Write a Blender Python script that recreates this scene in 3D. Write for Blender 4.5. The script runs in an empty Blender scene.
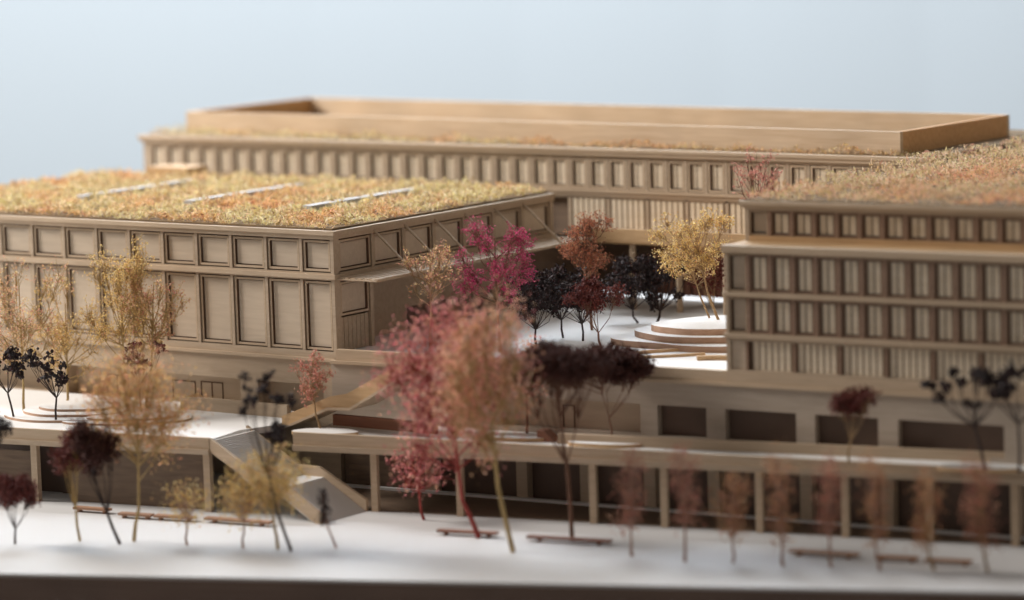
import bpy, math, random
import numpy as np
from mathutils import Matrix, Vector

# ------------------------------------------------------------------ camera, world, light, exposure
S = 0.01                                   # all dimensions below are centimetres of the real scale model
OX, OY = 95.0, -130.0
C = bpy.context.scene.collection
sc = bpy.context.scene
def W(x, y, z): return ((x + OX) * S, (y + OY) * S, z * S)

cam_d = bpy.data.cameras.new('camera')
cam = bpy.data.objects.new('camera', cam_d); C.objects.link(cam)
right = Vector((.8195832, .5721887, -.0297232)); down = Vector((.0496060, -.1225445, -.9912225)); fwd = Vector((-.5708087, .8109149, -.1288195))
M = Matrix.Identity(4)
for i in range(3):
    M[i][0] = right[i]; M[i][1] = -down[i]; M[i][2] = -fwd[i]; M[i][3] = W(0, 0, 30)[i]
cam.matrix_world = M
cam_d.sensor_width = 36; cam_d.lens = 36 * 3441 / 1024
cam_d.clip_start = 0.02; cam_d.clip_end = 60
cam_d.dof.use_dof = True; cam_d.dof.focus_distance = 1.66; cam_d.dof.aperture_fstop = 5.4
sc.camera = cam

world = bpy.data.worlds.new('World'); sc.world = world; world.use_nodes = True
bg = world.node_tree.nodes['Background']
bg.inputs['Color'].default_value = (1.0, .94, .87, 1); bg.inputs['Strength'].default_value = .225

def area(name, loc, target, size, power, col):
    l = bpy.data.lights.new(name, 'AREA'); l.shape = 'RECTANGLE'; l.size = size[0]; l.size_y = size[1]; l.energy = power; l.color = col
    o = bpy.data.objects.new(name, l); C.objects.link(o); o.location = loc
    o.rotation_euler = (Vector(target) - Vector(loc)).to_track_quat('-Z', 'Y').to_euler()
area('window_light', (-1.26, -.34, .86), (-.16, .05, .05), (.44, .44), 31, (1.0, .94, .875))
area('backdrop_light', (-.95, .95, 1.75), (-1.25, 2.1, .55), (1.1, .8), 105, (.955, .965, 1.0))

sc.view_settings.view_transform = 'Standard'; sc.view_settings.look = 'None'
sc.view_settings.exposure = 0.0; sc.view_settings.gamma = 1

# ------------------------------------------------------------------ materials
def nt(name):
    m = bpy.data.materials.new(name); m.use_nodes = True
    n = m.node_tree.nodes; l = m.node_tree.links
    return m, n, l, n['Principled BSDF']
def ramp(n, stops):
    r = n.new('ShaderNodeValToRGB'); e = r.color_ramp.elements
    while len(e) < len(stops): e.new(.5)
    for k, (p, c) in enumerate(stops): e[k].position = p; e[k].color = (*c, 1)
    return r
def wood(name, c1, c2, grain=(6, 60, 60), rough=.6, bump=.15, blot=.25):
    m, n, l, b = nt(name)
    tc = n.new('ShaderNodeTexCoord'); mp = n.new('ShaderNodeMapping'); mp.inputs['Scale'].default_value = grain
    nz = n.new('ShaderNodeTexNoise'); nz.inputs['Scale'].default_value = 14; nz.inputs['Detail'].default_value = 6; nz.inputs['Distortion'].default_value = .6
    oi = n.new('ShaderNodeObjectInfo'); sh = n.new('ShaderNodeVectorMath'); sh.operation = 'MULTIPLY_ADD'
    l.new(oi.outputs['Random'], sh.inputs[0]); sh.inputs[1].default_value = (3.1, 1.7, 2.3); l.new(tc.outputs['Object'], sh.inputs[2])
    l.new(sh.outputs['Vector'], mp.inputs['Vector']); l.new(mp.outputs['Vector'], nz.inputs['Vector'])
    r = ramp(n, [(.3, c1), (.7, c2)]); l.new(nz.outputs['Fac'], r.inputs['Fac'])
    n2 = n.new('ShaderNodeTexNoise'); n2.inputs['Scale'].default_value = 22; n2.inputs['Detail'].default_value = 3
    l.new(sh.outputs['Vector'], n2.inputs['Vector'])
    mx = n.new('ShaderNodeMix'); mx.data_type = 'RGBA'; mx.blend_type = 'MULTIPLY'; mx.inputs['Factor'].default_value = 1
    r2 = ramp(n, [(.3, (1 - blot,) * 3), (.7, (1, 1, 1))]); l.new(n2.outputs['Fac'], r2.inputs['Fac'])
    l.new(r.outputs['Color'], mx.inputs['A']); l.new(r2.outputs['Color'], mx.inputs['B'])
    l.new(mx.outputs['Result'], b.inputs['Base Color'])
    b.inputs['Roughness'].default_value = rough
    bp = n.new('ShaderNodeBump'); bp.inputs['Strength'].default_value = bump; bp.inputs['Distance'].default_value = .0004
    l.new(nz.outputs['Fac'], bp.inputs['Height']); l.new(bp.outputs['Normal'], b.inputs['Normal'])
    return m
def plain(name, c, rough=.7, var=.08, scale=30):
    m, n, l, b = nt(name)
    tc = n.new('ShaderNodeTexCoord'); nz = n.new('ShaderNodeTexNoise'); nz.inputs['Scale'].default_value = scale; nz.inputs['Detail'].default_value = 5
    l.new(tc.outputs['Object'], nz.inputs['Vector'])
    r = ramp(n, [(.3, tuple(x * (1 - var) for x in c)), (.7, tuple(min(1, x * (1 + var)) for x in c))])
    l.new(nz.outputs['Fac'], r.inputs['Fac']); l.new(r.outputs['Color'], b.inputs['Base Color'])
    b.inputs['Roughness'].default_value = rough
    return m
def leafy(name, cols, trans=.25, patch=None):
    """small flakes: each takes its own tone, whole patches drift towards another tone"""
    m, n, l, b = nt(name)
    g = n.new('ShaderNodeNewGeometry')
    k = len(cols); r = ramp(n, [(i / max(1, k - 1), c) for i, c in enumerate(cols)])
    l.new(g.outputs['Random Per Island'], r.inputs['Fac'])
    out = r.outputs['Color']
    if patch:
        tc = n.new('ShaderNodeTexCoord'); nz = n.new('ShaderNodeTexNoise'); nz.inputs['Scale'].default_value = patch[1]; nz.inputs['Detail'].default_value = 4
        l.new(tc.outputs['Object'], nz.inputs['Vector'])
        rr = ramp(n, [(.47, (0, 0, 0)), (.64, (1, 1, 1))]); l.new(nz.outputs['Fac'], rr.inputs['Fac'])
        mx = n.new('ShaderNodeMix'); mx.data_type = 'RGBA'; l.new(rr.outputs['Color'], mx.inputs['Factor'])
        mul = n.new('ShaderNodeMix'); mul.data_type = 'RGBA'; mul.blend_type = 'MULTIPLY'; mul.inputs['Factor'].default_value = 1
        l.new(out, mul.inputs['A']); mul.inputs['B'].default_value = (*patch[0], 1)
        l.new(out, mx.inputs['A']); l.new(mul.outputs['Result'], mx.inputs['B']); out = mx.outputs['Result']
    l.new(out, b.inputs['Base Color']); b.inputs['Roughness'].default_value = .8
    if trans:
        t = n.new('ShaderNodeBsdfTranslucent'); l.new(out, t.inputs['Color'])
        ms = n.new('ShaderNodeMixShader'); ms.inputs['Fac'].default_value = trans
        l.new(b.outputs['BSDF'], ms.inputs[1]); l.new(t.outputs['BSDF'], ms.inputs[2])
        l.new(ms.outputs['Shader'], n['Material Output'].inputs['Surface'])
    return m

BIRCH = wood('birch_plywood', (.46, .35, .245), (.55, .43, .31), (4, 40, 32), bump=.08, blot=.14)
BIRCHV = wood('birch_panel', (.59, .475, .355), (.67, .55, .42), (3, 40, 30), bump=.06, blot=.13)
EDGE = wood('limewood_trim', (.50, .375, .255), (.59, .45, .315), (4, 50, 50), bump=.06, blot=.12)
WARM = wood('pear_wood', (.56, .35, .17), (.68, .45, .24), (4, 50, 60))
TRAYW = wood('tray_wood', (.62, .45, .29), (.74, .57, .40), (3, 40, 45), blot=.18)
GREYB = wood('grey_birch', (.43, .35, .275), (.50, .415, .335), (4, 40, 32), bump=.08, blot=.12)
PALE = wood('pale_lime', (.76, .63, .46), (.84, .72, .56), (4, 40, 40), bump=.05, blot=.1)
MULL = wood('reddish_mullion', (.27, .165, .11), (.35, .225, .155), (4, 50, 50), bump=.06, blot=.12)
SLATBACK = plain('brown_backing', (.30, .215, .15))  # medium brown backing behind the slats
BURNT = plain('laser_burnt_edge', (.14, .082, .05), .8, .25)
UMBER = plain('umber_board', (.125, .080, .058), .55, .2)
BROWN = wood('brown_board', (.16, .105, .07), (.23, .155, .10), (4, 40, 40))
REDWOOD = wood('red_brown_wood', (.22, .085, .045), (.30, .125, .07), (4, 40, 40))
BENCHW = wood('bench_wood', (.36, .19, .11), (.46, .26, .16), (4, 40, 40))
GROUND = plain('plaza_card', (.565, .56, .56), .75, .03, 7)
WHITE = plain('white_card', (.75, .745, .735), .75, .025, 9)
STEPW = plain('grey_card', (.62, .60, .57), .75, .04, 40)
STRIP = plain('skylight_strip', (.46, .435, .43), .6, .05, 60)
PLY = wood('board_edge', (.10, .06, .045), (.17, .11, .085), (1.2, 1.2, 260), .6)
BACK = plain('backdrop_paper', (.56, .645, .71), .9, .015, 1.2)
ENDGLOW = wood('tray_end_glow', (.62, .33, .13), (.74, .44, .20), (3, 40, 40), blot=.12)  # tray end wood, warm glow and shading put into its colour
TABLE = plain('table_paint', (.35, .33, .31), .7)

# ------------------------------------------------------------------ mesh helpers
class MB:
    def __init__(s): s.v = []; s.f = []; s.m = []
    def add(s, vs, fs, mi=0):
        o = len(s.v); s.v += [tuple(p) for p in vs]
        for k, f in enumerate(fs): s.f.append(tuple(i + o for i in f)); s.m.append(mi if isinstance(mi, int) else mi[k])
        return s
    def box(s, x0, x1, y0, y1, z0, z1, mi=0):
        v = [(x0, y0, z0), (x1, y0, z0), (x1, y1, z0), (x0, y1, z0), (x0, y0, z1), (x1, y0, z1), (x1, y1, z1), (x0, y1, z1)]
        return s.add(v, [(0, 3, 2, 1), (4, 5, 6, 7), (0, 1, 5, 4), (1, 2, 6, 5), (2, 3, 7, 6), (3, 0, 4, 7)], mi)
    def slab(s, poly, z0, z1, mi=0, side=None):
        n = len(poly); v = [(x, y, z0) for x, y in poly] + [(x, y, z1) for x, y in poly]
        side = mi if side is None else side
        return s.add(v, [tuple(range(n - 1, -1, -1)), tuple(range(n, 2 * n))] + [(i, (i + 1) % n, n + (i + 1) % n, n + i) for i in range(n)], [mi, mi] + [side] * n)
    def xz(s, poly, y0, y1, mi=0):
        n = len(poly); v = [(x, y0, z) for x, z in poly] + [(x, y1, z) for x, z in poly]
        return s.add(v, [tuple(range(n)), tuple(range(2 * n - 1, n - 1, -1))] + [(i, n + i, n + (i + 1) % n, (i + 1) % n) for i in range(n)], mi)
    def ring(s, x0, x1, z0, z1, t, y0, y1, axis='x', front=0, side=1):
        """rectangular picture frame; axis 'x' lies in the xz plane facing -y, 'y' lies in the yz plane facing +x"""
        o = [(x0, z0), (x1, z0), (x1, z1), (x0, z1)]; i = [(x0 + t, z0 + t), (x1 - t, z0 + t), (x1 - t, z1 - t), (x0 + t, z1 - t)]
        P = (lambda a, b, d: (a, d, b)) if axis == 'x' else (lambda a, b, d: (-d, a, b))
        v = [P(*p, y0) for p in o] + [P(*p, y0) for p in i] + [P(*p, y1) for p in o] + [P(*p, y1) for p in i]
        f = []; mm = []
        for k in range(4):
            j = (k + 1) % 4
            f.append((k, j, 4 + j, 4 + k)); mm.append(front)
            f.append((k, 8 + k, 8 + j, j)); mm.append(side)
            f.append((4 + k, 4 + j, 12 + j, 12 + k)); mm.append(side)
        return s.add(v, f, mm)
    def tube(s, p0, p1, r0, r1, n=5, mi=0):
        p0 = Vector(p0); p1 = Vector(p1); d = (p1 - p0)
        if d.length < 1e-6: return s
        d.normalize(); a = d.orthogonal().normalized(); b = d.cross(a)
        v = []
        for p, r in ((p0, r0), (p1, r1)):
            for k in range(n):
                t = 2 * math.pi * k / n; v.append(p + (a * math.cos(t) + b * math.sin(t)) * r)
        return s.add(v, [(k, (k + 1) % n, n + (k + 1) % n, n + k) for k in range(n)] + [tuple(range(n - 1, -1, -1)), tuple(range(n, 2 * n))], mi)
    def mesh(s, name, mats):
        me = bpy.data.meshes.new(name)
        me.from_pydata([(x * S, y * S, z * S) for x, y, z in s.v], [], s.f)
        for m in mats: me.materials.append(m)
        if len(mats) > 1: me.polygons.foreach_set('material_index', s.m)
        me.update(); return me
    def build(s, name, mats, parent=None, loc=(0, 0, 0)):
        if not isinstance(mats, (list, tuple)): mats = [mats]
        return link(name, s.mesh(name, mats), parent, loc)
def link(name, me, parent=None, loc=(0, 0, 0)):
    o = bpy.data.objects.new(name, me); C.objects.link(o)
    if parent: o.parent = parent
    o.location = tuple(c * S for c in loc); return o
def thing(name, label, cat, loc, rz=0, group=None):
    o = bpy.data.objects.new(name, None); C.objects.link(o); o.empty_display_size = .01
    o.location = W(*loc); o.rotation_euler = (0, 0, rz); o['label'] = label; o['category'] = cat
    if group: o['group'] = group
    return o
def one(name, mb, mats, loc, label, cat, rz=0, group=None):
    o = mb.build(name, mats); o.location = W(*loc); o.rotation_euler = (0, 0, rz); o['label'] = label; o['category'] = cat
    if group: o['group'] = group
    return o
def struct(name, mb, mats, loc=(0, 0, 0), rz=0, kind='structure'):
    o = mb.build(name, mats); o.location = W(*loc); o.rotation_euler = (0, 0, rz); o['kind'] = kind; return o
def quads(name, V, mat, parent=None):
    """V: (N,4,3) array in cm -> loose quads"""
    n = len(V); me = bpy.data.meshes.new(name)
    me.vertices.add(n * 4); me.vertices.foreach_set('co', (V.reshape(-1) * S).astype(np.float32))
    me.loops.add(n * 4); me.loops.foreach_set('vertex_index', np.arange(n * 4, dtype=np.int32))
    me.polygons.add(n); me.polygons.foreach_set('loop_start', np.arange(0, n * 4, 4, dtype=np.int32))
    me.polygons.foreach_set('loop_total', np.full(n, 4, dtype=np.int32))
    me.materials.append(mat); me.update(calc_edges=True); me.validate()
    return link(name, me, parent)
def flakes(P, rng, size, ratio=.45, up=0.0):
    n = len(P); a = rng.normal(size=(n, 3)); a[:, 2] += up * np.sign(rng.random(n)); a /= np.linalg.norm(a, axis=1)[:, None]
    b = np.cross(a, rng.normal(size=(n, 3))); b /= np.linalg.norm(b, axis=1)[:, None] + 1e-9
    s = (size * (.6 + .8 * rng.random(n)))[:, None]
    a = a * s; b = b * s * ratio
    return np.stack([P - a, P - b * .9, P + a, P + b * .9], 1)

# ------------------------------------------------------------------ setting
BD = math.atan(.407)                                       # front edge of the board
e0 = (-175, 105.65 - 73.37 * .407); e1 = (-20, 122.07 + 41.29 * .407)
board = [e0, e1, (-20, 195), (-175, 195)]
mb = MB().slab([(-178, e0[1] - 60), (0, e1[1] - 60), (0, 205), (-178, 205)], -9.2, -8.0); struct('table', mb, TABLE)
struct('model_board', MB().slab(board, -7.9, -.12), PLY)
struct('ground', MB().slab([(x, y + (.12 if k < 2 else -.1)) for k, (x, y) in enumerate(board)], -.12, 0), GROUND)
# brown floor in front of the undercroft, white kerb along its back wall
RZ = math.atan(.0861)
def B2(u, w): return (-80.1 + u * math.cos(RZ) - w * math.sin(RZ), 130.38 + u * math.sin(RZ) + w * math.cos(RZ))
dk = lambda x: 124.2 + .202 * (x + 95.55)                   # front line of the right walkway
struct('undercroft_floor', MB().slab([(-96.2, dk(-96.2) + .15), (-60, dk(-60) + .15), B2(20.5, .6), B2(-21.2, .6)], .004, .05), BROWN)
struct('kerb', MB().slab([B2(-20.6, -.32), B2(21, -.32), B2(21, 0), B2(-20.6, 0)], .05, .16), WHITE)
court = [(-103.3, 129.5), (-101.3, 129.0), B2(-21.1, .35), B2(0, .35), B2(20, .35), (-62, 152), (-103.3, 152)]
struct('courtyard_ground', MB().slab(court, 6.14, 6.4), WHITE)
# pale blue backdrop, gently curved
mb = MB(); n = 24; pts = []
for k in range(n + 1):
    t = -1 + 2 * k / n; r = Vector((.82, .5722)); a = Vector((-.5722, .82)); p = Vector((-185, 265)) + r * t * 230 - a * (t * t * 40); pts.append(p)
for k in range(n):
    p, q = pts[k], pts[k + 1]; d = (q - p).normalized(); nn = Vector((-d.y, d.x)) * 1.0
    mb.slab([tuple(p), tuple(q), tuple(q + nn), tuple(p + nn)], -150, 190)
o = struct('backdrop', mb, BACK)

# ------------------------------------------------------------------ window builders (mesh data shared by copies)
def win_meshes(w, h, axis='x', gap=.062, t=.11, kind='flat', depth=.24, fd=.06, mats=None):
    """panel mesh + frame mesh for an opening w x h; origin bottom centre, front of the wall at 0"""
    P = (lambda x0, x1, y0, y1, z0, z1, b, mi=0: b.box(x0, x1, y0, y1, z0, z1, mi)) if axis == 'x' else (lambda x0, x1, y0, y1, z0, z1, b, mi=0: b.box(-y1, -y0, x0, x1, z0, z1, mi))
    pb = MB()
    P(-w / 2, w / 2, depth + .02, depth + .05, 0, h, pb, 1)
    x0, x1, z0, z1 = -w / 2 + gap + t + .045, w / 2 - gap - t - .045, gap + t + .045, h - gap - t - .045
    if kind == 'flat':
        P(x0, x1, depth - .06, depth + .02, z0, z1, pb)
    else:
        n = 2; q = (x1 - x0) / n
        for k in range(n): P(x0 + k * q + .03, x0 + (k + 1) * q - .03, depth - (.02 if k % 2 else .035), depth + .02, z0, z1, pb)
    fb = MB().ring(-w / 2 + gap, w / 2 - gap, gap, h - gap, t, fd, depth, axis, 0, 1)
    mats = mats or (BIRCHV, EDGE)
    return pb.mesh('window', [mats[0], BURNT]), fb.mesh('frame', [mats[1], BURNT])
def put_window(ms, parent, loc):
    p = link('window', ms[0], parent, loc); link('frame', ms[1], p); return p
def bars(b, us, hw, z0, z1, y0, y1, mi=0):
    for u in us: b.box(u - hw, u + hw, y0, y1, z0, z1, mi)

# ------------------------------------------------------------------ pavilion (left block, tall panels, open canopy)
pv = thing('pavilion', 'low wooden block at the left with tall framed panels and a slatted side canopy', 'building', (-101.1, 128.9, 6.13))
L = -30.8; D = 18.7
mb = MB()
mb.box(L + .3, -.36, .36, D - .3, 3.95, 5.95); mb.box(L + .3, -1.95, .36, D - .3, .27, 3.95); mb.box(-2.0, -.36, .36, 2.95, .27, 3.95)
mb.build('core_wall', BROWN, pv)
fr = MB(); mods = [-2.01 - 2.19 * k for k in range(13)]
# front grid
bars(fr, mods, .085, .33, 3.78, 0, .36); bars(fr, mods, .085, 4.15, 5.76, 0, .36)
fr.box(-.2, 0, 0, .36, .25, 5.8); fr.box(L, L + .25, 0, .36, .25, 5.8)
fr.box(L, 0, -.02, .36, .0, .25); fr.box(L, 0, .003, .36, .25, .33); fr.box(L + .25, -.2, .003, .36, 3.78, 3.86); fr.box(L + .25, -.2, .003, .36, 4.08, 4.15)
fr.box(L + .25, -.2, .003, .36, 5.76, 5.8)
# side grid (face at x=0)
sm = [3.12, 5.62, 8.14, 10.72, 13.3, 15.85]
for w in sm: fr.box(-.36, -.003, w - .09, w + .09, 4.15, 5.76)
fr.box(-.36, -.003, .36, D, 4.08, 4.15); fr.box(-.36, -.003, .36, D, 5.76, 5.8); fr.box(-.36, -.003, .36, .45, .25, 5.8); fr.box(-.36, -.003, D - .3, D, 4.15, 5.8)
fr.box(-.36, -.003, 2.8, 3.05, .27, 3.86)
fr.box(-.36, -.003, .45, 2.8, 3.72, 3.86)
fr.box(-2.1, -1.9, 3.0, D - .3, .27, 3.86)                       # recessed side wall
fr.build('wall', BIRCH, pv)
mb = MB().box(L - .1, .12, -.12, D, 3.86, 4.08); mb.build('string_course', EDGE, pv)
mb = MB(); mb.box(L - .1, .1, -.1, D, 5.8, 6.0); mb.box(L - .2, .2, -.2, D, 6.0, 6.2); mb.build('cornice', EDGE, pv)
ft = win_meshes(2.02, 1.61); fb_ = win_meshes(2.02, 3.45); edges = [-.2 + .09] + mods
for k in range(13):
    c = (edges[k] + edges[k + 1]) / 2 if k else (-.2 + mods[0] + .085) / 2
    if k == 0:
        w = (-.2) - (mods[0] + .085); a = win_meshes(w, 1.61); b = win_meshes(w, 3.45)
        put_window(a, pv, (c, 0, 4.15)); put_window(b, pv, (c, 0, .33))
    else:
        put_window(ft, pv, (c, 0, 4.15)); put_window(fb_, pv, (c, 0, .33))
se = [.45 - .09] + sm + [D - .3 + .09]
for k in range(7):
    w0, w1 = se[k] + .09, se[k + 1] - .09
    put_window(win_meshes(w1 - w0, 1.61, 'y'), pv, (0, (w0 + w1) / 2, 4.15))
# corner bay on the side: panel over narrow slats
put_window(win_meshes(2.35, 1.75, 'y'), pv, (0, 1.625, 1.97))
mb = MB(); mb.box(-.3, -.26, .45, 2.8, .27, 1.93, 1)
for k in range(7): mb.box(-.26, -.14, .50 + k * .325, .50 + k * .325 + .285, .29, 1.93)
mb.build('slatted_panel', [BIRCH, BURNT], pv)
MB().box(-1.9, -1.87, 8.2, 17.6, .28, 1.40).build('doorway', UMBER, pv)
# canopy: thin slats running along the side, an edge beam, and tie rods
cp = MB()
for k in range(6): cp.box(.16 + k * .37, .16 + k * .37 + .20, .15, D - .1, 3.90, 3.95)
for w in [.12] + sm + [D - .2]: cp.box(.13, 2.45, w - .04, w + .04, 3.84, 3.897)
cp.box(2.42, 2.5, .05, D, 3.84, 3.98)
cp.build('canopy', EDGE, pv)
for w in sm: MB().tube((.05, w, 5.95), (2.4, w, 3.99), .06, .06, 6).build('tie_rod', EDGE, pv)
MB().box(L + .1, -.1, .1, D, 6.2, 6.23).build('roof', BROWN, pv)
for x in (-122.4, -114.9, -107.2):
    MB().box(x + 101.1 - .30, x + 101.1 + .30, 5.7, 14.9, 6.23, 6.64).build('skylight', STRIP, pv)
one('wooden_box', MB().box(-1.5, 1.5, -.9, .9, 0, .72), WARM, (-126.4, 147.2, 12.36), 'small orange wooden box on the planted roof against the long rear facade', 'box')

# ------------------------------------------------------------------ rear building (long row of small windows)
rb = thing('long_building', 'long wooden rear building with one row of small windows under a flat roof', 'building', (-131.8, 150.6, 6.4))
RL = 51.3
mb = MB(); mb.box(.3, RL, .4, 15.8, 3.35, 7.6); mb.box(.4, RL, 3.2, 15.8, 0, 3.35); mb.build('core_wall', BROWN, rb)
MB().box(28.5, 28.8, -3.2, 3.19, 0, 3.4).build('light_baffle', BROWN, rb)  # wall added to block light leaking into the courtyard from the left
n = 42; x0 = .45; mod = 1.2195
fr = MB(); bars(fr, [x0 + mod * k for k in range(n)], .09, 5.87, 7.5, 0, .4)
fr.box(0, x0 - .09, 0, .4, 5.5, 7.5); fr.box(0, RL, 0, .4, 7.5, 7.66)
fr.box(x0 + mod * (n - 1), RL, 0, .4, 5.87, 7.5)
bars(fr, [x0 + mod * 2 * k for k in range(21)], .1, 3.8, 5.5, .02, .4)
fr.box(0, RL, .02, .4, 5.38, 5.5)
fr.build('wall', BIRCH, rb)
mb = MB(); mb.box(-.12, RL, -.14, .4, 5.70, 5.87); mb.box(-.05, RL, -.05, .4, 5.5, 5.70); mb.build('sill_band', EDGE, rb)
mb = MB(); mb.box(-.15, RL, -.16, .4, 7.66, 7.86); mb.box(-.22, RL, -.24, 1.0, 7.86, 8.03); mb.build('cornice', EDGE, rb)
wm = win_meshes(mod - .18, 1.63, 'x', .03, .12, 'slat', .16, .02, (PALE, EDGE))
for k in range(n - 1): put_window(wm, rb, (x0 + mod * (k + .5), 0, 5.87))
# lower storey panels of fine vertical slats
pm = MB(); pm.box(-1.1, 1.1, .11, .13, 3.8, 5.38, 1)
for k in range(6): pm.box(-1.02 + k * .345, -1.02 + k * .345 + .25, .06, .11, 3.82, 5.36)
pm = pm.mesh('slatted_panel', [PALE, SLATBACK])
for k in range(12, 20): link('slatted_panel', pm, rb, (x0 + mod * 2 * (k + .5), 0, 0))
# terrace slab in front with parapet, on columns
mb = MB(); mb.box(33.2, RL, -3.0, .02, 3.42, 3.7); mb.box(33.2, RL, -3.05, -2.85, 3.5, 4.2); mb.build('terrace_slab', WARM, rb)
for x in (35.4, 38.2, 41.0, 43.8):
    MB().tube((x, -2.7, 0), (x, -2.7, 3.42), .17, .17, 12).build('column', EDGE, rb)
mb = MB(); mb.box(33, RL, 3.0, 3.06, 0, 3.35, 1)
for k in range(60): mb.box(33 + k * .5, 33 + k * .5 + .36, 2.85, 3.0, 0, 3.3)
mb.build('slatted_back_wall', [REDWOOD, BURNT], rb)
mb = MB().box(0, RL, .3, 16, 8.0, 8.05); mb.build('roof', BROWN, rb)

# open wooden tray (upstand) on the roof
ta = math.atan2(151.48 - 153.25, -82.63 + 130.72)
tr = thing('roof_tray', 'open rectangular wooden upstand frame standing on top of the long rear building', 'roof frame', (-130.72, 153.25, 14.46), ta)
TL, TW, TH, tt = 48.12, 11.2, 1.14, .28
MB().box(0, TL, 0, tt, 0, TH).build('side_board', TRAYW, tr); MB().box(0, TL, TW - tt, TW, 0, TH).build('side_board', TRAYW, tr)
MB().box(.002, tt, tt, TW - tt, 0, TH - .002).build('end_board', ENDGLOW, tr); MB().box(TL - tt, TL - .002, tt, TW - tt, 0, TH - .002).build('end_board', ENDGLOW, tr)  # ends carry the warm glow in their colour

# ------------------------------------------------------------------ right building (three rows + set-back top floor)
gb = thing('corner_building', 'wooden building at the right with rows of narrow windows and set back top floor', 'building', (-80.1, 130.38, 6.13), RZ)
GL = 27.0; m0, md = 1.13, 1.108; nw = 22
mb = MB(); mb.slab([(.35, .4), (GL, .4), (GL, 16), (1.7, 16)], .55, 5.9); mb.slab([(.5, 2.4), (GL, 2.4), (GL, 18.6), (1.9, 18.6)], 6.2, 7.7); mb.build('core_wall', BROWN, gb)
fr = MB()
us = [m0 + md * k for k in range(nw)]
ml = MB()
for z0, z1 in ((2.27, 3.88), (4.13, 5.84)): bars(ml, us, .08, z0, z1, 0, .4); fr.box(0, .16, 0, .4, z0, z1)
bars(ml, [m0 - .12] + us[2::2], .06, .62, 1.92, 0, .4); ml.build('mullions', MULL, gb); fr.box(0, .2, 0, .4, .5, 2.0)
fr.box(0, GL, .003, .4, .5, .62); fr.box(0, GL, .003, .4, 1.92, 2.0)
fr.slab([(0, .4), (.3, .4), (1.66, 16), (1.36, 16)], .5, 5.9)                                      # end wall towards the courtyard
fr.build('wall', BIRCH, gb)
mb = MB()
for z0, z1 in ((2.0, 2.27), (3.88, 4.13)): mb.box(-.08, GL, -.12, .4, z0 + .07, z1); mb.box(-.02, GL, -.04, .4, z0, z0 + .07)
mb.box(-.1, GL, -.14, .4, 5.93, 6.22); mb.box(-.03, GL, -.05, .4, 5.84, 5.93); mb.build('string_course', EDGE, gb)
MB().box(0, GL, .4, 3, 6.0, 6.2).build('roof_terrace', WARM, gb)
w2 = win_meshes(md - .16, 1.61, 'x', .04, .07, 'slat', .17, .04, (PALE, MULL)); w3 = win_meshes(md - .16, 1.71, 'x', .04, .07, 'slat', .17, .04, (PALE, MULL))
wl = .97 - .16 - .05
f2 = win_meshes(.89, 1.61, 'x', .04, .05, 'flat', .30, .04); f3 = win_meshes(.89, 1.71, 'x', .04, .05, 'flat', .30, .04)
put_window(f2, gb, (.605, 0, 2.27)); put_window(f3, gb, (.605, 0, 4.13))
for k in range(nw - 1): put_window(w2, gb, (us[k] + md / 2, 0, 2.27)); put_window(w3, gb, (us[k] + md / 2, 0, 4.13))
# ground row: wide panels of slats
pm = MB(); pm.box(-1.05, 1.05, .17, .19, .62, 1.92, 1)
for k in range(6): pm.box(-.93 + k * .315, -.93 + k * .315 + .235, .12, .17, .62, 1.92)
pm = pm.mesh('slatted_panel', [PALE, SLATBACK])
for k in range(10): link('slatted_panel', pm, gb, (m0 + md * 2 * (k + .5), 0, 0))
MB().box(.22, .92, .12, .3, .62, 1.92).build('corner_panel', BIRCHV, gb)
# top floor, set back 1.9
fr = MB(); ml = MB(); tu = [1.3 + md * k for k in range(nw)]
bars(ml, tu, .08, 6.45, 7.58, 1.95, 2.4); ml.build('mullions', MULL, gb); fr.box(.1, .3, 1.95, 2.4, 6.2, 7.58); MB().box(.31, GL, 1.93, 2.4, 6.2, 6.45).build('sill_board', WARM, gb); fr.box(.1, GL, 1.953, 2.4, 7.58, 7.7); fr.slab([(.1, 2.4), (.4, 2.4), (1.85, 18.6), (1.5, 18.6)], 6.2, 7.7)
fr.build('upper_wall', BIRCH, gb)
w4 = win_meshes(md - .16, 1.13, 'x', .03, .06, 'slat', .17, .04, (PALE, MULL)); f4 = win_meshes(.92, 1.13, 'x', .03, .05, 'flat', .3, .04)
put_window(f4, gb, (.76, 1.95, 6.45))
for k in range(nw - 1): put_window(w4, gb, (tu[k] + md / 2, 1.95, 6.45))
mb = MB()
mb.slab([(-.12, 1.75), (GL, 1.75), (GL, 19), (1.35, 19)], 7.84, 8.02)
mb.slab([(-.02, 1.83), (GL, 1.83), (GL, 19), (1.42, 19)], 7.70, 7.84); mb.build('cornice', EDGE, gb)

# ------------------------------------------------------------------ plinth under everything
pl = thing('plinth_building', 'two storey wooden plinth wall with dark recessed openings beneath the upper buildings', 'building', (-80.1, 130.38, 0), RZ)
U0 = -21.2
mb = MB(); R = 26.0
mb.box(U0, R, 0, .6, 4.92, 5.98)
ops = [(-12.2, -4.46), (-3.58, -1.09), (-.14, 3.38), (4.3, 7.35), (8.3, 13.25), (14.2, 18.5), (19.5, 24)]
prev = U0
for a, b in ops: mb.box(prev, a, 0, .6, 3.5, 4.92); prev = b
mb.box(prev, R, 0, .6, 3.5, 4.92); mb.box(U0, R, 0, .6, 2.6, 3.5)
mb.build('wall', GREYB, pl)
mb = MB()
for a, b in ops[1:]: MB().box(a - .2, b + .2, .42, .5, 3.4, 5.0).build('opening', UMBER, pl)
MB().box(-12.4, -4.3, .66, .72, 3.4, 5.0).build('recessed_bay', BIRCHV, pl)
mb = MB()
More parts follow.
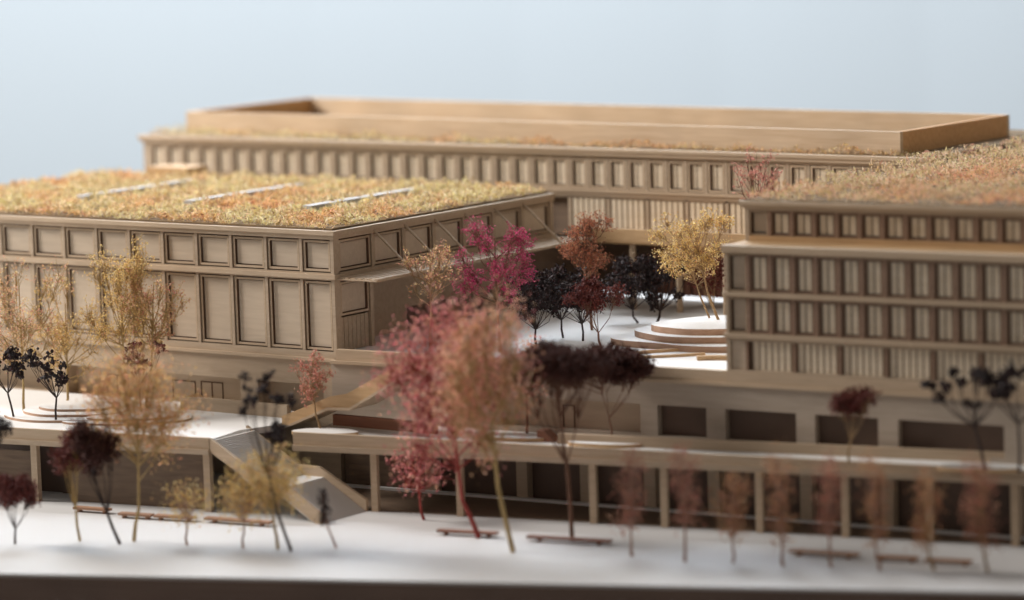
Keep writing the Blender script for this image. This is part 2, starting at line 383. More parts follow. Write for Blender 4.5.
for a, b, c, d in ((-8.87, -8.81, 3.5, 4.55), (-8.29, -8.23, 3.5, 4.55), (-8.87, -8.23, 4.5, 4.55)): mb.box(a, b, .62, .66, c, d)
mb.build('door_frame', BURNT, pl)
MB().box(U0 + .4, R, .74, 16, .02, 6.1).build('core_wall', BROWN, pl)
mb = MB(); mb.box(U0, R, -.12, .6, 5.98, 6.13); mb.build('ledge', EDGE, pl)
MB().box(U0 + .3, -.03, 0, .3, 6.13, 6.66).build('parapet', EDGE, pl)
MB().box(-.03, R, -.04, .3, 6.13, 6.64).build('parapet', EDGE, pl)
# ground storey: wide piers, dark glazing set back
for u in (-15.8, -10.8, -7.4, -4.05, -.80, 3.8, 7.75, 13.8, 18.5, 22.5): MB().box(u - .29, u + .29, -.02, .5, .05, 2.6).build('pier', BIRCH, pl)
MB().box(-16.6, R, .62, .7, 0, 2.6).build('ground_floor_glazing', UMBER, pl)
MB().box(U0 + .3, -16.9, .45, .53, 0, 2.6).build('ground_floor_panel', BROWN, pl)
MB().box(-20.6, -15.9, .3, .42, .05, 2.6).build('ground_floor_panel', BROWN, pl)
# left leg of the plinth, parallel to the pavilion
pz = thing('terrace_wall', 'wooden wall below the pavilion with a long recessed bay and thin outlined doors', 'wall', (-101.1, 128.9, 0))
mb = MB(); mb.box(-32, 0, -.02, .9, 4.80, 5.98)
ob = [(-31, -18.5), (-17.6, -6.07), (-4.97, -.9)]; prev = -32
for a, b in ob: mb.box(prev, a, -.02, .9, 3.3, 4.80); prev = b
mb.box(prev, 0, -.02, .9, 3.3, 4.80); mb.box(-32, 0, -.02, .9, 0, 3.3)
mb.build('wall', BIRCH, pz)
MB().box(-32, 0, -.14, .4, 5.98, 6.13).build('ledge', EDGE, pz)
MB().box(-32, -.02, 1.0, 18, .02, 6.1).build('core_wall', BROWN, pz)
for a, b in ob: MB().box(a - .1, b + .1, .9, .98, 3.3, 4.9).build('recessed_bay', BIRCHV, pz)
def door(x0, x1, z1, mid=True):
    d = MB(); t = .05; y = .86
    for a in ([x0, x1, (x0 + x1) / 2] if mid else [x0, x1]): d.box(a - t / 2, a + t / 2, y, .9, 3.4, z1)
    d.box(x0, x1, y - .003, .9, z1 - t, z1); d.build('door_outline', BURNT, pz)
door(-9.35, -7.97, 4.36); door(-11.2, -9.75, 4.32, False); door(-15.6, -14.2, 4.32)
MB().box(-.1, .95, -.06, -.03, 4.5, 4.86).build('window', BROWN, pz)

# ------------------------------------------------------------------ walkways on posts
wr = thing('raised_walkway', 'long raised wooden walkway on thin posts running to the right in front of the plinth', 'walkway', (-95.55, 124.05, 0), math.atan(.202))
WL = 36.0; us0 = -4.0
MB().xz([(us0, 2.98), (WL, 2.98), (WL, 3.28), (us0, 3.58)], 0, .16).build('fascia', EDGE, wr)
MB().box(us0, WL, -.1, .35, 2.72, 2.98).build('edge_beam', BIRCH, wr)
MB().slab([(us0, .16), (WL, .16), (WL, 1.4), (us0 - 0.2, 5.3)], 3.0, 3.27).build('deck', WHITE, wr)
MB().box(8.65, WL, 1.72, 1.92, 3.27, 3.74).build('back_parapet', EDGE, wr)
for x in (-95.46, -91.22, -84.78, -81.43, -77.04, -73.16, -69.44, -65.71, -62.0):
    u = (x + 95.55) / math.cos(math.atan(.202)); MB().box(u - .16, u + .16, .05, .34, 0, 2.72).build('post', EDGE, wr)
wl_ = thing('raised_terrace', 'white topped raised terrace on wooden posts at the left, in front of the pavilion', 'terrace', (-102.32, 120.6, 0), math.atan(.1696))
MB().box(-32, 0, 0, .16, 2.96, 3.5).build('fascia', EDGE, wl_)
MB().box(-32, 0, -.1, .35, 2.72, 2.96).build('edge_beam', BIRCH, wl_)
MB().slab([(-32, .16), (-.02, .16), (-.02, 2.9), (.9, 4.7), (.9, 8.4), (-30, 12.8)], 3.1, 3.4).build('deck', WHITE, wl_)
for x in (-111.75, -102.38, -119.0):
    u = (x + 102.22) / math.cos(math.atan(.1696)) - .05; MB().box(u - .17, u + .17, .03, .34, 0, 2.72).build('post', EDGE, wl_)
MB().box(-8.0, -.5, .55, .65, 0, 2.8).build('screen_wall', BROWN, wl_)
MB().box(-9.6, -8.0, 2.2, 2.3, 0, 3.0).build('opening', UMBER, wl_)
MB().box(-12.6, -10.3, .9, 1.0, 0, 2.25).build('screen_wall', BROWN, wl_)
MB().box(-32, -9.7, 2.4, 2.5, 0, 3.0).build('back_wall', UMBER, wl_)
# pale low bench and a slanted rib seen on the terrace
one('low_wall', MB().box(-4.4, 2.3, -.15, .15, 0, .62), BIRCH, (-105.2, 127.3, 3.4), 'low beige wooden upstand along the edge of the white terrace below the pavilion', 'low wall')
one('wedge_block', MB().xz([(-.6, 0), (.6, 0), (.6, .45), (.1, .75), (-.6, .5)], -.25, .25), WARM, (-109.0, 127.5, 3.4), 'small orange wooden wedge block beside the thin outlined door on the white terrace', 'wedge')
one('wedge_block', MB().xz([(-.45, 0), (.45, 0), (.45, .1), (-.1, .5), (-.45, .5)], -.3, .3), REDWOOD, (-88.2, 127.9, 3.27), 'small red brown wedge block between the white pads on the raised walkway', 'wedge')
one('low_wall', MB().box(-2.4, 3.6, -.12, .12, 0, .52), REDWOOD, (-97.2, 126.6, 3.4), 'low wooden wall under the sloping ramp, coloured dark red brown for its shade', 'low wall')  # shade under the ramp is put into this wall's dark colour

# outdoor stair from terrace to ground
st = thing('outdoor_stair', 'wooden outdoor staircase with solid sloping parapets coming down from the white terrace', 'staircase', (-99.2, 120.62, 0))
def X(p): return [(x + 99.2, z) for x, z in p]
MB().xz(X([(-102.3, 2.84), (-99.2, 1.24), (-98.1, 1.12), (-96.2, 0), (-95.85, 0), (-95.85, .46), (-98.05, 1.78), (-99.3, 1.92), (-102.3, 3.48)]), 0, .17).build('parapet', EDGE, st)
MB().xz(X([(-102.9, 2.6), (-99.9, 1.1), (-98.6, .9), (-97.0, 0), (-95.9, 0), (-95.9, .54), (-98.6, 1.88), (-99.85, 1.88), (-102.9, 3.52)]), 3.4, 3.57).build('parapet', EDGE, st)
fl = MB()
for k in range(28):
    x = -102.4 + k * .1; z = 3.34 - k * .0675; fl.box(x + 99.2, x + .103 + 99.2, .17, 3.4, z - .35, z)
fl.build('upper_flight', STEPW, st)
MB().box(-.42, .9, .17, 3.4, 1.15, 1.42).build('landing', WHITE, st)
fl = MB()
for k in range(22):
    x = -98.3 + k * .1075; z = 1.36 - k * .0625; fl.box(x + 99.2, x + .11 + 99.2, .17, 3.4, max(0, z - .35), z)
fl.build('lower_flight', STEPW, st)
# ramp stair from walkway up to courtyard
rp = thing('sloping_ramp', 'orange wooden ramp with solid parapet climbing from the walkway to the upper courtyard', 'ramp', (-98.5, 125.5, 3.4))
def Y(p): return [(x + 98.5, z - 3.4) for x, z in p]
MB().xz(Y([(-101.4, 3.42), (-99.2, 4.38), (-97.85, 4.46), (-94.7, 6.2), (-94.7, 6.75), (-97.9, 5.08), (-98.9, 4.98), (-101.9, 3.85), (-101.9, 3.42)]), 1.9, 2.05).build('back_parapet', WARM, rp)
MB().xz(Y([(-101.3, 3.42), (-99.15, 4.42), (-97.8, 4.50), (-94.7, 6.24), (-94.7, 6.8), (-97.95, 5.16), (-98.95, 4.96), (-101.9, 3.82), (-101.9, 3.42)]), 0, .16).build('front_parapet', WARM, rp)
MB().xz(Y([(-101.3, 3.41), (-99.15, 4.30), (-97.8, 4.38), (-94.6, 6.12), (-94.6, 6.25), (-97.8, 4.51), (-99.15, 4.43), (-101.6, 3.41)]), -.06, 2.1).build('ramp_slab', EDGE, rp)
MB().box(3.8, 6.2, -.06, 4.3, 2.7, 2.85).build('bridge', EDGE, rp)

# ------------------------------------------------------------------ contour mounds, ribbons and pads
def blob(cx, cy, r, sx=1.0, seed=0, n=48, ang=.61, sq=.12):
    rnd = random.Random(seed); ph = [rnd.uniform(0, 6.28) for _ in range(4)]; out = []
    for k in range(n):
        t = 2 * math.pi * k / n; q = r * (1 + sq * .5 * math.sin(2 * t + ph[0]) + sq * .35 * math.sin(3 * t + ph[1]) + sq * .2 * math.sin(5 * t + ph[2]))
        x = q * sx * math.cos(t); y = q * math.sin(t); out.append((cx + x * math.cos(ang) - y * math.sin(ang), cy + x * math.sin(ang) + y * math.cos(ang)))
    return out
CAKE = wood('mound_edge', (.46, .28, .18), (.56, .36, .25), (4, 40, 40))
mo = thing('stepped_mound', 'stacked round white topped mound with wooden edges in the upper courtyard', 'mound', (-85.8, 140.05, 6.4))
for k, (r, sx, dx, dy) in enumerate(((3.75, 1.47, 0, 0), (3.15, 1.3, 0, 0), (2.55, 1.38, 0, 0))):
    p = blob(dx, dy, r, sx, 5 + 3 * k, sq=.2); MB().slab(p, k * .3, k * .3 + .30, 0, 1).build('layer', [WHITE, CAKE], mo)
    if k < 2: pass
def ribbon(pts, w, h):
    b = MB(); n = len(pts); a = []; c = []
    for i, p in enumerate(pts):
        q = Vector(pts[min(i + 1, n - 1)]) - Vector(pts[max(i - 1, 0)]); q.normalize(); m = Vector((-q.y, q.x)) * w / 2
        a.append(Vector(p) + m); c.append(Vector(p) - m)
    return b.slab([tuple(x) for x in a] + [tuple(x) for x in reversed(c)], 0, h)
pts = [(-88.6 + .0 * t, 0) for t in range(2)]
def bez(p0, p1, p2, p3, n=18): return [tuple((1 - t) ** 3 * a + 3 * (1 - t) ** 2 * t * b + 3 * (1 - t) * t * t * c + t ** 3 * d for a, b, c, d in zip(p0, p1, p2, p3)) for t in [k / n for k in range(n + 1)]]
one('curved_bench', ribbon(bez((-1.9, -1.6), (-.9, .9), (.3, 1.4), (2.3, 2.9)), .16, .14), WARM, (-86.4, 134.9, 6.4), 'thin curved wooden bench nearest the round mound in the courtyard', 'bench', group='curved courtyard benches')
one('curved_bench', ribbon(bez((-1.9, -1.5), (-.6, -1.2), (.7, .1), (1.7, 1.2)), .18, .12), WARM, (-86.2, 134.4, 6.4), 'lower thin curved wooden bench closest to the courtyard parapet', 'bench', group='curved courtyard benches')
one('curved_bench', ribbon(bez((-1.0, -.3), (-.3, .3), (.4, .5), (1.2, .4)), .3, .2), WARM, (-83.0, 134.4, 6.4), 'short thick curved bench against the foot of the corner building', 'bench', group='curved courtyard benches')
lm = thing('contour_mound', 'low white contour mound of thin curved layers on the left terrace', 'mound', (-113.2, 123.6, 3.4))
for k, (r, sx) in enumerate(((2.7, 1.25), (2.1, 1.2), (1.5, 1.2))):
    MB().slab(blob(-.25 * k, .3 * k, r, sx, 11, sq=.16), k * .12, k * .12 + .12, 0, 1).build('layer', [WHITE, CAKE], lm)
lm = thing('contour_mound', 'second flatter white contour mound right of the first on the left terrace', 'mound', (-109.6, 123.6, 3.4))
for k, (r, sx) in enumerate(((1.9, 1.5), (1.4, 1.4))):
    MB().slab(blob(0, .2 * k, r, sx, 21, sq=.2), k * .1, k * .1 + .1, 0, 1).build('layer', [WHITE, CAKE], lm)
for (x, y, r, sx, lab) in ((-98.8, 124.9, .8, 1.9, 'thin white rounded pad at the foot of the pink tree on the walkway'), (-89.7, 127.65, .75, 2.2, 'thin white rounded pad left of the small wedge on the walkway'),
                           (-85.1, 128.0, .72, 2.3, 'thin white rounded pad under the dark umbrella tree on the walkway'), (-67.2, 129.75, .7, 2.4, 'thin white rounded pad under the black trees at the far right')):
    one('tree_pad', MB().slab(blob(0, 0, r, sx, 3, ang=.3), 0, .17, 0, 1), [WHITE, WARM], (x, y, 3.27), lab, 'pad', group='white pads on the walkway')

# ------------------------------------------------------------------ benches on the plaza
def bench(x0, y0, x1, y1, mat, label):
    d = Vector((x1 - x0, y1 - y0)); L_ = d.length; b = thing('bench', label, 'bench', ((x0 + x1) / 2, (y0 + y1) / 2, 0), math.atan2(d.y, d.x), 'long flat benches on the plaza')
    MB().box(-L_ / 2, L_ / 2, -.2, .2, .13, .24).build('seat', mat, b)
    for s in (-1, 1): MB().box(s * L_ * .36 - .06, s * L_ * .36 + .06, -.14, .14, 0, .13).build('leg', mat, b)
bench(-89.68, 121.14, -86.9, 121.77, REDWOOD, 'red bench crossed by the red trunk near the middle of the plaza')
bench(-85.28, 121.83, -81.39, 122.55, REDWOOD, 'long red brown bench at the foot of the dark umbrella tree trunk')
bench(-73.46, 124.37, -70.42, 124.9, BENCHW, 'leftmost of the three brown benches at the right of the plaza')
bench(-69.6, 124.92, -67.83, 125.35, BENCHW, 'middle and shortest of the three brown benches at the right')
bench(-67.46, 125.3, -65.53, 125.75, BENCHW, 'rightmost of the three brown benches beside the pink red tree')
bench(-108.42, 117.94, -106.49, 118.2, BENCHW, 'leftmost short bench beside the pale forked trunk')
bench(-105.47, 117.76, -103.75, 118.05, BENCHW, 'second short bench from the left below the terrace')
bench(-103.6, 118.1, -101.63, 118.5, BENCHW, 'short bench left of the terrace corner post')
bench(-101.08, 118.7, -97.65, 119.2, BENCHW, 'longest bench in front of the staircase parapet')

# ------------------------------------------------------------------ planted roofs
def planting(name, poly, z, dens, seed, mat, holes=(), hmax=.42, size=.10):
    rng = np.random.default_rng(seed)
    xs = [p[0] for p in poly]; ys = [p[1] for p in poly]; A = (max(xs) - min(xs)) * (max(ys) - min(ys)); N = int(A * dens)
    x = rng.uniform(min(xs), max(xs), N); y = rng.uniform(min(ys), max(ys), N)
    keep = np.ones(N, bool); n = len(poly)
    for k in range(n):
        (ax, ay), (bx, by) = poly[k], poly[(k + 1) % n]; keep &= ((bx - ax) * (y - ay) - (by - ay) * (x - ax)) > 0
    for (a, b, c, d) in holes: keep &= ~((x > a) & (x < b) & (y > c) & (y < d))
    x = x[keep]; y = y[keep]
    h = .5 + .22 * np.sin(x * 2.1 + 1.3 * np.sin(y * 1.7)) + .2 * np.sin(y * 2.7 + x * 1.1 + 2) + .13 * np.sin(x * 5.3 - y * 4.1) + .12 * np.sin(x * 9.1 + y * 7.7)
    h = np.clip(h + .22 * np.sin(x * .9 + y * .55 + 1) * np.sin(y * .8 - x * .3), .1, 1.5) * hmax
    zz = z + h * rng.random(len(x)) ** .5
    V = flakes(np.stack([x, y, zz], 1), rng, size, .32, .6)
    V[:, :, 0] += OX; V[:, :, 1] += OY
    o = quads(name, V, mat); o['kind'] = 'stuff'; return o
SED = leafy('sedum_flock', [(.88, .74, .38), (.76, .67, .30), (.93, .82, .52), (.54, .46, .20), (.86, .62, .40), (.95, .88, .64), (.34, .20, .11), (.88, .76, .38)], .35, ((1.02, .77, .70), 30))
SED2 = leafy('sedum_flock_red', [(.80, .62, .34), (.64, .54, .26), (.86, .72, .46), (.44, .32, .16), (.80, .50, .36), (.90, .78, .56), (.58, .28, .20)], .35, ((1.04, .80, .74), 16))
SOIL = plain('flock_base', (.20, .13, .06), .9, .4, 120)
struct('planting_bed', MB().box(-131.6, -101.25, 129.05, 147.4, 12.34, 12.42), SOIL, kind='stuff')
planting('roof_planting', [(-131.7, 129.1), (-101.3, 129.1), (-101.3, 147.5), (-131.7, 147.5)], 12.4, 92, 1, SED, [(x - .42, x + .42, 134.3, 143.85) for x in (-122.4, -114.9, -107.2)], .6, .145)
struct('planting_bed', MB().slab([(-131.7, 150.9), (-80.6, 150.9), (-80.6, 166.4), (-131.7, 166.4)], 14.42, 14.46), SOIL, kind='stuff')
planting('roof_planting', [(-131.6, 150.85), (-80.5, 150.85), (-80.5, 153.2), (-131.6, 153.2)], 14.4, 60, 2, SED, [], .5, .10)
c_, s_ = math.cos(RZ), math.sin(RZ)
g = [B2(0.05, 1.95), B2(26.5, 1.95), (-56, 169), (-80.3, 169)]
struct('planting_bed', MB().slab([(x, y) for x, y in g], 14.155, 14.2), SOIL, kind='stuff')
planting('roof_planting', g, 14.16, 55, 3, SED2, [(-131, -82.6, 150, 165)], .75, .125)

# ------------------------------------------------------------------ trees
COL = {
 'rose': [(.58, .14, .17), (.72, .28, .27), (.46, .09, .12), (.80, .48, .38), (.64, .18, .20), (.80, .44, .26), (.70, .24, .28)],
 'peach': [(.80, .40, .22), (.84, .56, .34), (.70, .22, .20), (.80, .38, .30), (.86, .66, .46), (.72, .24, .26), (.84, .54, .26)],
 'amber': [(.66, .40, .14), (.74, .50, .20), (.54, .22, .12), (.76, .54, .28), (.58, .27, .18), (.66, .34, .22), (.70, .48, .16)],
 'gold': [(.74, .52, .18), (.84, .64, .28), (.58, .38, .10), (.88, .74, .42), (.64, .34, .16), (.80, .58, .22)],
 'goldpink': [(.76, .56, .26), (.70, .34, .28), (.60, .40, .16), (.84, .68, .40), (.62, .22, .20), (.78, .58, .24)],
 'pink': [(.60, .24, .20), (.70, .36, .28), (.48, .15, .13), (.66, .42, .28)],
 'magenta': [(.42, .035, .12), (.58, .08, .18), (.30, .02, .08), (.68, .20, .26)],
 'rust': [(.38, .13, .07), (.50, .20, .11), (.28, .08, .05), (.52, .30, .14)],
 'darkred': [(.12, .022, .02), (.20, .04, .03), (.07, .015, .015), (.26, .07, .05)],
 'umbra': [(.060, .018, .013), (.095, .027, .018), (.038, .012, .009), (.15, .045, .03)],
 'black': [(.022, .014, .016), (.035, .022, .022), (.015, .010, .012), (.06, .02, .02)],
 'slimred': [(.42, .15, .12), (.50, .25, .16), (.34, .11, .09), (.54, .33, .20), (.46, .18, .16)],
 'slimochre': [(.46, .22, .11), (.52, .30, .14), (.40, .14, .10), (.54, .36, .18), (.48, .20, .14)],
}
LEAF = {k: leafy('foliage_' + k, v, .5 if k not in ('umbra', 'black', 'darkred') else .05) for k, v in COL.items()}
BARK = {k: plain('bark_' + k, c, .8, .2, 300) for k, c in dict(dark=(.045, .028, .024), brown=(.18, .085, .05), red=(.30, .045, .035), gold=(.42, .29, .12), tan=(.34, .22, .11), pinkish=(.40, .25, .19)).items()}
RGT = np.array([.82, .572, 0.]); AWY = np.array([-.572, .82, 0.]); UPV = np.array([0, 0, 1.])

def lump(b, p, r, rnd):
    """one dried seed head: a knobbly ball with bracts"""
    n = 6; rings = [(-.9, .35), (-.35, .95), (.3, .9), (.85, .4)]; v = []
    for zc, rr in rings:
        for k in range(n):
            t = 2 * math.pi * (k + rnd.random() * .5) / n; q = r * rr * rnd.uniform(.75, 1.3)
            v.append((p[0] + q * math.cos(t), p[1] + q * math.sin(t), p[2] + r * zc * rnd.uniform(.8, 1.2)))
    v.append((p[0], p[1], p[2] - r * 1.25)); v.append((p[0], p[1], p[2] + r * 1.15)); f = []
    for j in range(3):
        for k in range(n): f.append((j * n + k, j * n + (k + 1) % n, (j + 1) * n + (k + 1) % n, (j + 1) * n + k))
    for k in range(n): f.append((4 * n, (k + 1) % n, k)); f.append((4 * n + 1, 3 * n + k, 3 * n + (k + 1) % n))
    b.add(v, f)

def tree(base, kind, col, bark, label, off, zb, zt, rx, seed, group, lean=0.0, trunks=1, tips=None, thick=1.0, name='model_tree'):
    rng = np.random.default_rng(seed); rnd = random.Random(seed)
    t = thing(name, label, 'tree', base, 0, group)
    H = zt - zb; cz = (zb + zt) / 2
    ry = rx * .8
    def pt(a, b, z): return RGT * a + AWY * b + UPV * z
    # clumps inside the crown envelope
    spec = dict(A=(26, .40, 620, 6, .085, .34), F=(24, .27, 640, 7, .062, .15), G=(24, .25, 560, 6, .058, .15), S=(12, .44, 150, 6, .075, .28), V=(11, .40, 330, 14, .075, .15), U=(26, .33, 1700, 20, .072, .13), K=(20, .26, 190, 8, .10, .14), B=(13, .17, 40, 9, .11, .10), C=(5, .4, 60, 9, .06, .10))[kind]
    ncl, cr, ntip, nfl, fs, fr_ = spec
    if tips: ntip = tips
    cl = []
    for k in range(4000):
        if len(cl) >= ncl: break
        d = rng.normal(size=3); d /= np.linalg.norm(d); q = rng.random() ** .36 * (1 - cr * .55)
        if kind == 'U': d[2] = abs(d[2]) * .9 - .25
        if kind in 'V': d[2] = d[2] * .8 + .15
        c = np.array([off + d[0] * q * rx, d[1] * q * ry, cz + d[2] * q * H / 2])
        if kind == 'S':
            zz = -.88 + 1.76 * (len(cl) + .5) / ncl; wd = .45 * (1 - abs(zz) ** 3 * .6); c = np.array([off + rng.uniform(-1, 1) * wd * rx, rng.uniform(-1, 1) * wd * ry, cz + zz * H / 2])
        if kind == 'C': c = np.array([off, 0, zb + H * (.12 + .19 * len(cl))])
        if all(np.linalg.norm((c - e) / np.array([rx, ry, H / 2])) > cr * (.62 if k < 2000 else .3) for e in cl) or kind in 'SC': cl.append(c)
    cl = np.array(cl)
    # limbs: trunk -> fork -> clump centre
    tb = MB(); R0 = (.068 if H > 3 else .052) * thick
    forks = []
    for q in range(trunks):
        bx = (q - (trunks - 1) / 2) * .5
        fz = max(.35 * zb, zb * (.72 if kind not in 'UV' else .52) + (q * .25)); fz = min(fz, zb + .25 * H) if zb > .5 else zb + .2 * H
        fx = off * (.55 if kind != 'U' else .3) + bx * .3 + lean * .3
        p0 = pt(bx, 0, 0); pm_ = pt(bx + (fx - bx) * .45 + rng.normal() * .05, rng.normal() * .04, fz * .5); pf = pt(fx, 0, fz)
        tb.tube(p0, pm_, R0 * 1.15, R0, 7); tb.tube(pm_, pf, R0, R0 * .9, 7); forks.append((fx, 0, fz))
    nodes = []
    mids = []
    for i, c in enumerate(cl):
        f = forks[i % trunks]; a = np.array(f)
        if kind in 'UV' and i >= 7:
            a = mids[int(np.argmin([np.linalg.norm(m - c) for m in mids]))]
        if kind in 'SFGA' and c[2] > f[2]:
            s = min(.8, max(0, (c[2] - f[2]) / (zb + H * .72 - f[2]) * rng.uniform(.35, .75))); a = np.array([f[0] + (off - f[0]) * s, 0, f[2] + (zb + H * .7 - f[2]) * s])
        mid = np.array([a[0] * .34 + c[0] * .66, a[1] * .34 + c[1] * .66, a[2] * .54 + c[2] * .46]) + rng.normal(size=3) * .06
        if len(mids) < 7: mids.append(mid)
        tb.tube(pt(*a), pt(*mid), R0 * .45, R0 * .28, 5); tb.tube(pt(*mid), pt(*c), R0 * .28, R0 * .16, 5)
        for s in (.3, .6, .85, 1): nodes.append((mid + (c - mid) * s, i))
    if kind in 'SFGA':
        tb.tube(pt(*forks[0]), pt(off, 0, zb + H * .72), R0 * .8, R0 * .3, 6)
    # twig tips
    per = max(3, ntip // len(cl)); leafP = []; heads = MB()
    for i, c in enumerate(cl):
        rr = cr * np.array([rx, ry, H / 2]) * rng.uniform(.75, 1.25)
        if kind == 'S': rr = np.array([rx * .5, ry * .5, H * .12])
        if kind == 'C': rr = np.array([rx * (1 - .17 * i), ry * (1 - .17 * i), H * .16])
        if kind == 'U': rr[2] = max(rr[2], .36)
        d = rng.normal(size=(per, 3)); d /= np.linalg.norm(d, axis=1)[:, None]
        P = c + d * rr * (rng.random(per) ** .45)[:, None]
        mine = [nn for nn, j in nodes if j == i]
        for p in P:
            a = mine[rnd.randrange(len(mine))]
            m_ = a * .5 + p * .5 + rng.normal(size=3) * .05
            if kind in 'FGABKV' or rnd.random() < .5:
                tb.tube(pt(*a), pt(*m_), .013 * thick, .010 * thick, 3); tb.tube(pt(*m_), pt(*p), .010 * thick, .007, 3)
            if kind == 'K': lump(heads, pt(*p), rng.uniform(.05, .10), rnd)
            if kind == 'B':
                for _ in range(rnd.randrange(1, 4)): lump(heads, pt(*(p + rng.normal(size=3) * .1)), rng.uniform(.06, .11), rnd)
            q = rng.normal(size=(nfl, 3)) * fr_ * (.55 if kind in 'FG' else .75)
            leafP.append(p + q)
    L3 = np.concatenate(leafP); Pw = L3[:, :1] * RGT + L3[:, 1:2] * AWY + L3[:, 2:] * UPV
    V = flakes(Pw, rng, fs, .5)
    tb.build('trunk', BARK[bark], t)
    fo = quads('crown', V, LEAF[col], t)
    if heads.v: heads.build('seed_heads', LEAF[col], t)
    return t
PL, TE, WK, CO = 'model trees on the front plaza', 'model trees on the left terrace', 'model trees on the raised walkway', 'model trees in the upper courtyard'
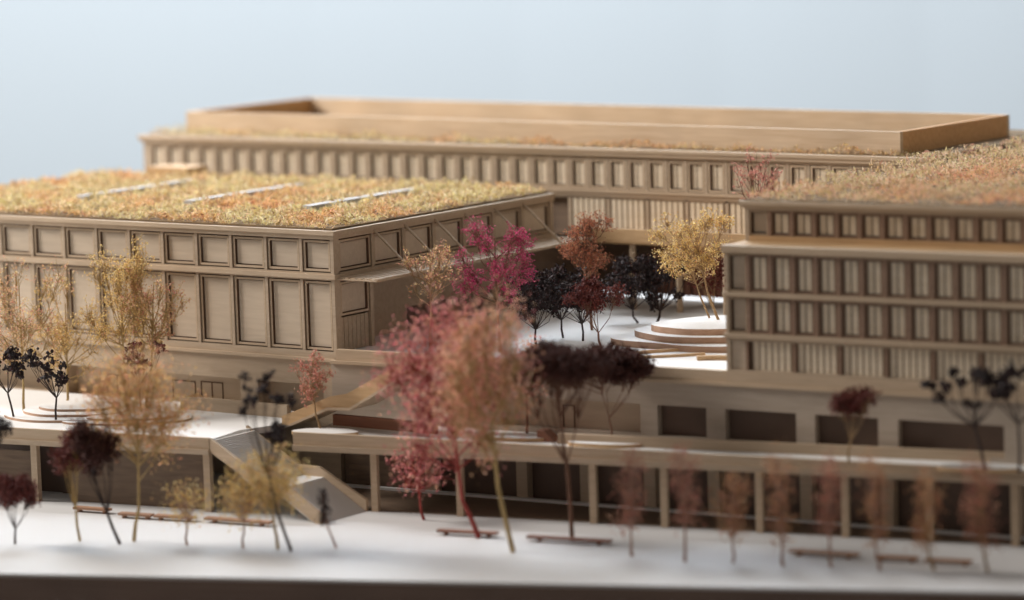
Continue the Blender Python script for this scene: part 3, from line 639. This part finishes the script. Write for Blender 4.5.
T = [
# base x, y, z, kind, colour, bark, off, zb, zt, rx, group, label, extras
(-87.56,121.31,0,'A','rose','red',-1.25,2.4,10.8,3.3,PL,'large rose red feathery tree with a red trunk crossing the red bench',dict(thick=1.6,tips=1100)),
(-84.44,119.47,0,'A','peach','gold',-1.0,3.9,11.6,2.75,PL,'large peach orange feathery tree with a yellow trunk, centre of the plaza',dict(thick=1.5,tips=760)),
(-92.24,123.56,0,'A','rose','red',-.25,.9,4.3,1.7,PL,'low dark rose shrubby tree half under the walkway edge left of the red bench',dict(tips=90)),
(-83.47,122.61,0,'U','umbra','brown',-.45,6.5,9.0,2.6,PL,'dark umbrella shaped tree with a tall red brown trunk behind the long bench',dict(thick=1.8)),
(-79.35,121.08,0,'S','slimred','pinkish',-.02,.91,4.73,1.0,PL,'slim rust coloured tree just right of the umbrella tree bench, first of the small row',{}),
(-76.66,121.05,0,'S','slimred','pinkish',.06,1.38,5.03,.87,PL,'slim dark red tree, second of the small row along the right plaza',{}),
(-74.73,121.79,0,'S','slimochre','pinkish',0,.99,3.9,.8,PL,'slim low ochre tree, third of the small row along the right plaza',{}),
(-72.54,122.22,0,'S','slimochre','pinkish',-.02,.9,4.94,.82,PL,'slim brown ochre tree just left of the leftmost brown bench',{}),
(-70.65,122.95,0,'S','slimred','pinkish',-.06,1.36,4.75,.73,PL,'slim dark red tree standing at the leftmost brown bench',{}),
(-68.54,123.35,0,'S','slimochre','pinkish',-.25,.93,5.06,.75,PL,'slim orange brown tree standing at the middle short brown bench',{}),
(-66.55,124.35,0,'S','slimochre','tan',-.33,.76,4.21,.83,PL,'slim brown tree standing at the rightmost brown bench',{}),
(-64.39,125.0,0,'S','slimred','tan',-.29,1.01,4.77,1.0,PL,'fuller pink red tree at the far right end of the plaza row',dict(tips=200)),
(-103.37,112.67,0,'V','darkred','gold',-.22,2.68,5.39,1.12,PL,'small dark crowned tree with a pale golden forked trunk at the left front',dict(thick=1.2)),
(-101.27,112.97,0,'V','umbra','dark',-.89,2.62,5.68,1.16,PL,'leaning black crowned tree with a dark slanting trunk at the left front',dict(thick=1.1)),
(-105.59,110.81,0,'V','darkred','dark',.09,1.27,3.44,1.12,PL,'small low dark red tree with a thin dark forked trunk at the left edge',{}),
(-101.15,113.78,0,'A','amber','gold',.5,2.0,9.3,3.0,PL,'tall amber and pink feathery tree with a golden trunk at the left front',dict(thick=1.2,tips=760)),
(-98.38,114.17,0,'A','gold','pinkish',.04,.9,3.01,1.24,PL,'sparse low golden bush tree below the terrace corner',dict(tips=34)),
(-95.68,114.79,0,'A','gold','pinkish',.13,1.03,3.84,1.5,PL,'sparse golden bush tree in front of the long stair bench',dict(tips=200)),
(-93.34,115.24,0,'B','black','dark',-.92,4.7,8.35,1.58,PL,'tall leaning tree with black seed heads in front of the staircase',dict(lean=-1.2,tips=60)),
(-94.14,115.32,0,'A','gold','gold',-.26,1.52,5.0,1.7,PL,'fuzzy golden yellow tree in front of the staircase parapet',dict(tips=300)),
(-91.95,116.66,0,'C','black','pinkish',-.48,1.07,2.67,.39,PL,'tiny black cone shaped tree at the foot of the staircase',{}),
(-106.63,110.04,0,'V','black','dark',.09,4.39,6.33,1.25,PL,'black crown of the tree cut by the left edge of the view',{}),
(-112.64,121.46,3.4,'B','black','dark',.14,1.61,4.04,1.88,TE,'open tree with black flower heads and thin dark trunk on the left terrace',dict(tips=34)),
(-115.19,121.25,3.4,'B','black','dark',-.44,1.77,3.58,1.31,TE,'smaller tree with black flower heads at the left edge of the terrace',dict(tips=26)),
(-116.01,122.84,3.4,'G','goldpink','gold',.05,1.6,8.6,3.1,TE,'tall airy pink and gold twig tree in front of the pavilion at the far left',dict(tips=620)),
(-115.55,125.39,3.4,'G','gold','gold',.2,1.0,6.75,2.4,TE,'pale gold airy twig tree between the two taller ones on the terrace',dict(tips=460)),
(-112.01,125.99,3.4,'G','gold','gold',-.15,1.6,8.91,2.5,TE,'tallest pale gold twig tree in front of the pavilion panels',dict(tips=850)),
(-110.76,125.9,3.4,'G','goldpink','gold',.64,2.8,7.6,2.0,TE,'gold twig tree with a crown reaching right in front of the pavilion panels',dict(tips=420)),
(-109.93,124.65,3.4,'B','darkred','brown',-.1,2.11,3.87,1.65,TE,'small tree with dark wine red heads behind the amber tree',dict(tips=40)),
(-99.49,125.35,3.4,'F','pink','tan',-.33,.95,3.8,1.08,WK,'small pale pink tree with tan stem where the ramp meets the walkway',dict(tips=170)),
(-89.74,128.36,3.4,'A','peach','brown',.05,1.45,4.79,1.2,WK,'peach coloured tree with thin stem on the walkway behind the big feathery trees',dict(tips=170)),
(-85.0,128.21,3.4,'U','umbra','brown',-.2,2.1,4.75,2.65,WK,'wide dark umbrella tree with spreading branches on the walkway pad',dict(thick=.9)),
(-72.66,128.17,3.4,'V','darkred','tan',.19,1.9,3.37,1.15,WK,'small vase shaped tree with dark red crown on the right walkway',dict(tips=220)),
(-66.52,128.97,3.4,'B','black','dark',-.76,2.66,4.72,1.91,WK,'black headed tree with a thick dark stem at the right walkway',dict(tips=84,thick=1.3)),
(-65.02,129.17,3.4,'B','black','dark',-.02,2.87,4.87,1.84,WK,'black headed tree with crossing branches cut by the right edge',dict(tips=84,thick=1.1)),
(-94.09,132.55,6.4,'F','magenta','brown',-.1,2.1,6.8,2.25,CO,'bright magenta feathery tree beside the pavilion canopy',dict(tips=620,thick=1.1)),
(-97.2,131.21,6.4,'F','goldpink','tan',.1,2.32,5.69,1.7,CO,'sparse gold and pink tree in front of the pavilion side doorway',dict(tips=190,thick=1.1)),
(-93.62,134.9,6.4,'K','black','dark',0,1.11,4.08,1.77,CO,'black berried tree, front one of the dark courtyard group',{}),
(-93.94,137.7,6.4,'K','black','dark',-.1,1.23,3.94,1.73,CO,'black berried tree in the middle of the dark courtyard group',{}),
(-92.45,137.22,6.4,'K','black','dark',-.05,1.17,3.76,1.78,CO,'black berried tree on the right of the dark courtyard group',{}),
(-94.18,140.62,6.4,'F','rust','brown',-.35,2.5,6.3,1.9,CO,'rust red feathery tree at the rear corner of the pavilion',dict(tips=460)),
(-90.1,135.34,6.4,'V','darkred','brown',-.29,1.49,3.51,1.4,CO,'dark wine brown vase shaped tree in front of the black courtyard trees',{}),
(-93.42,143.65,6.4,'K','black','dark',-.45,0.91,3.79,1.83,CO,'black tree standing left by the rear columns, next to its twin',{}),
(-92.53,144.02,6.4,'K','black','dark',.3,0.81,3.99,1.83,CO,'black tree standing right by the rear columns, nearer the mound',{}),
(-86.54,140.84,6.4,'F','gold','tan',-1.55,3.2,6.95,2.3,CO,'airy golden lacework tree leaning over the round mound',dict(tips=620)),
(-87.35,141.24,6.4,'F','gold','tan',-1.3,2.7,4.5,1.5,CO,'lower golden tree hanging beneath the lacework tree by the corner building',dict(tips=150)),
(-89.82,145.54,6.4,'V','darkred','tan',-.5,1.31,3.83,1.05,CO,'dark wine red tree tucked beside the corner building end',{}),
(-84.07,139.36,6.4,'F','pink','brown',.43,6.66,9.51,1.4,CO,'tall rust pink tree rising above the roof edge of the corner building',dict(tips=190)),
]
for i, (x, y, z, kind, col, bark, off, zb, zt, rx, grp, lab, ex) in enumerate(T):
    tree((x, y, z), kind, col, bark, lab, off, zb, zt, rx, 100 + i, grp, **ex)
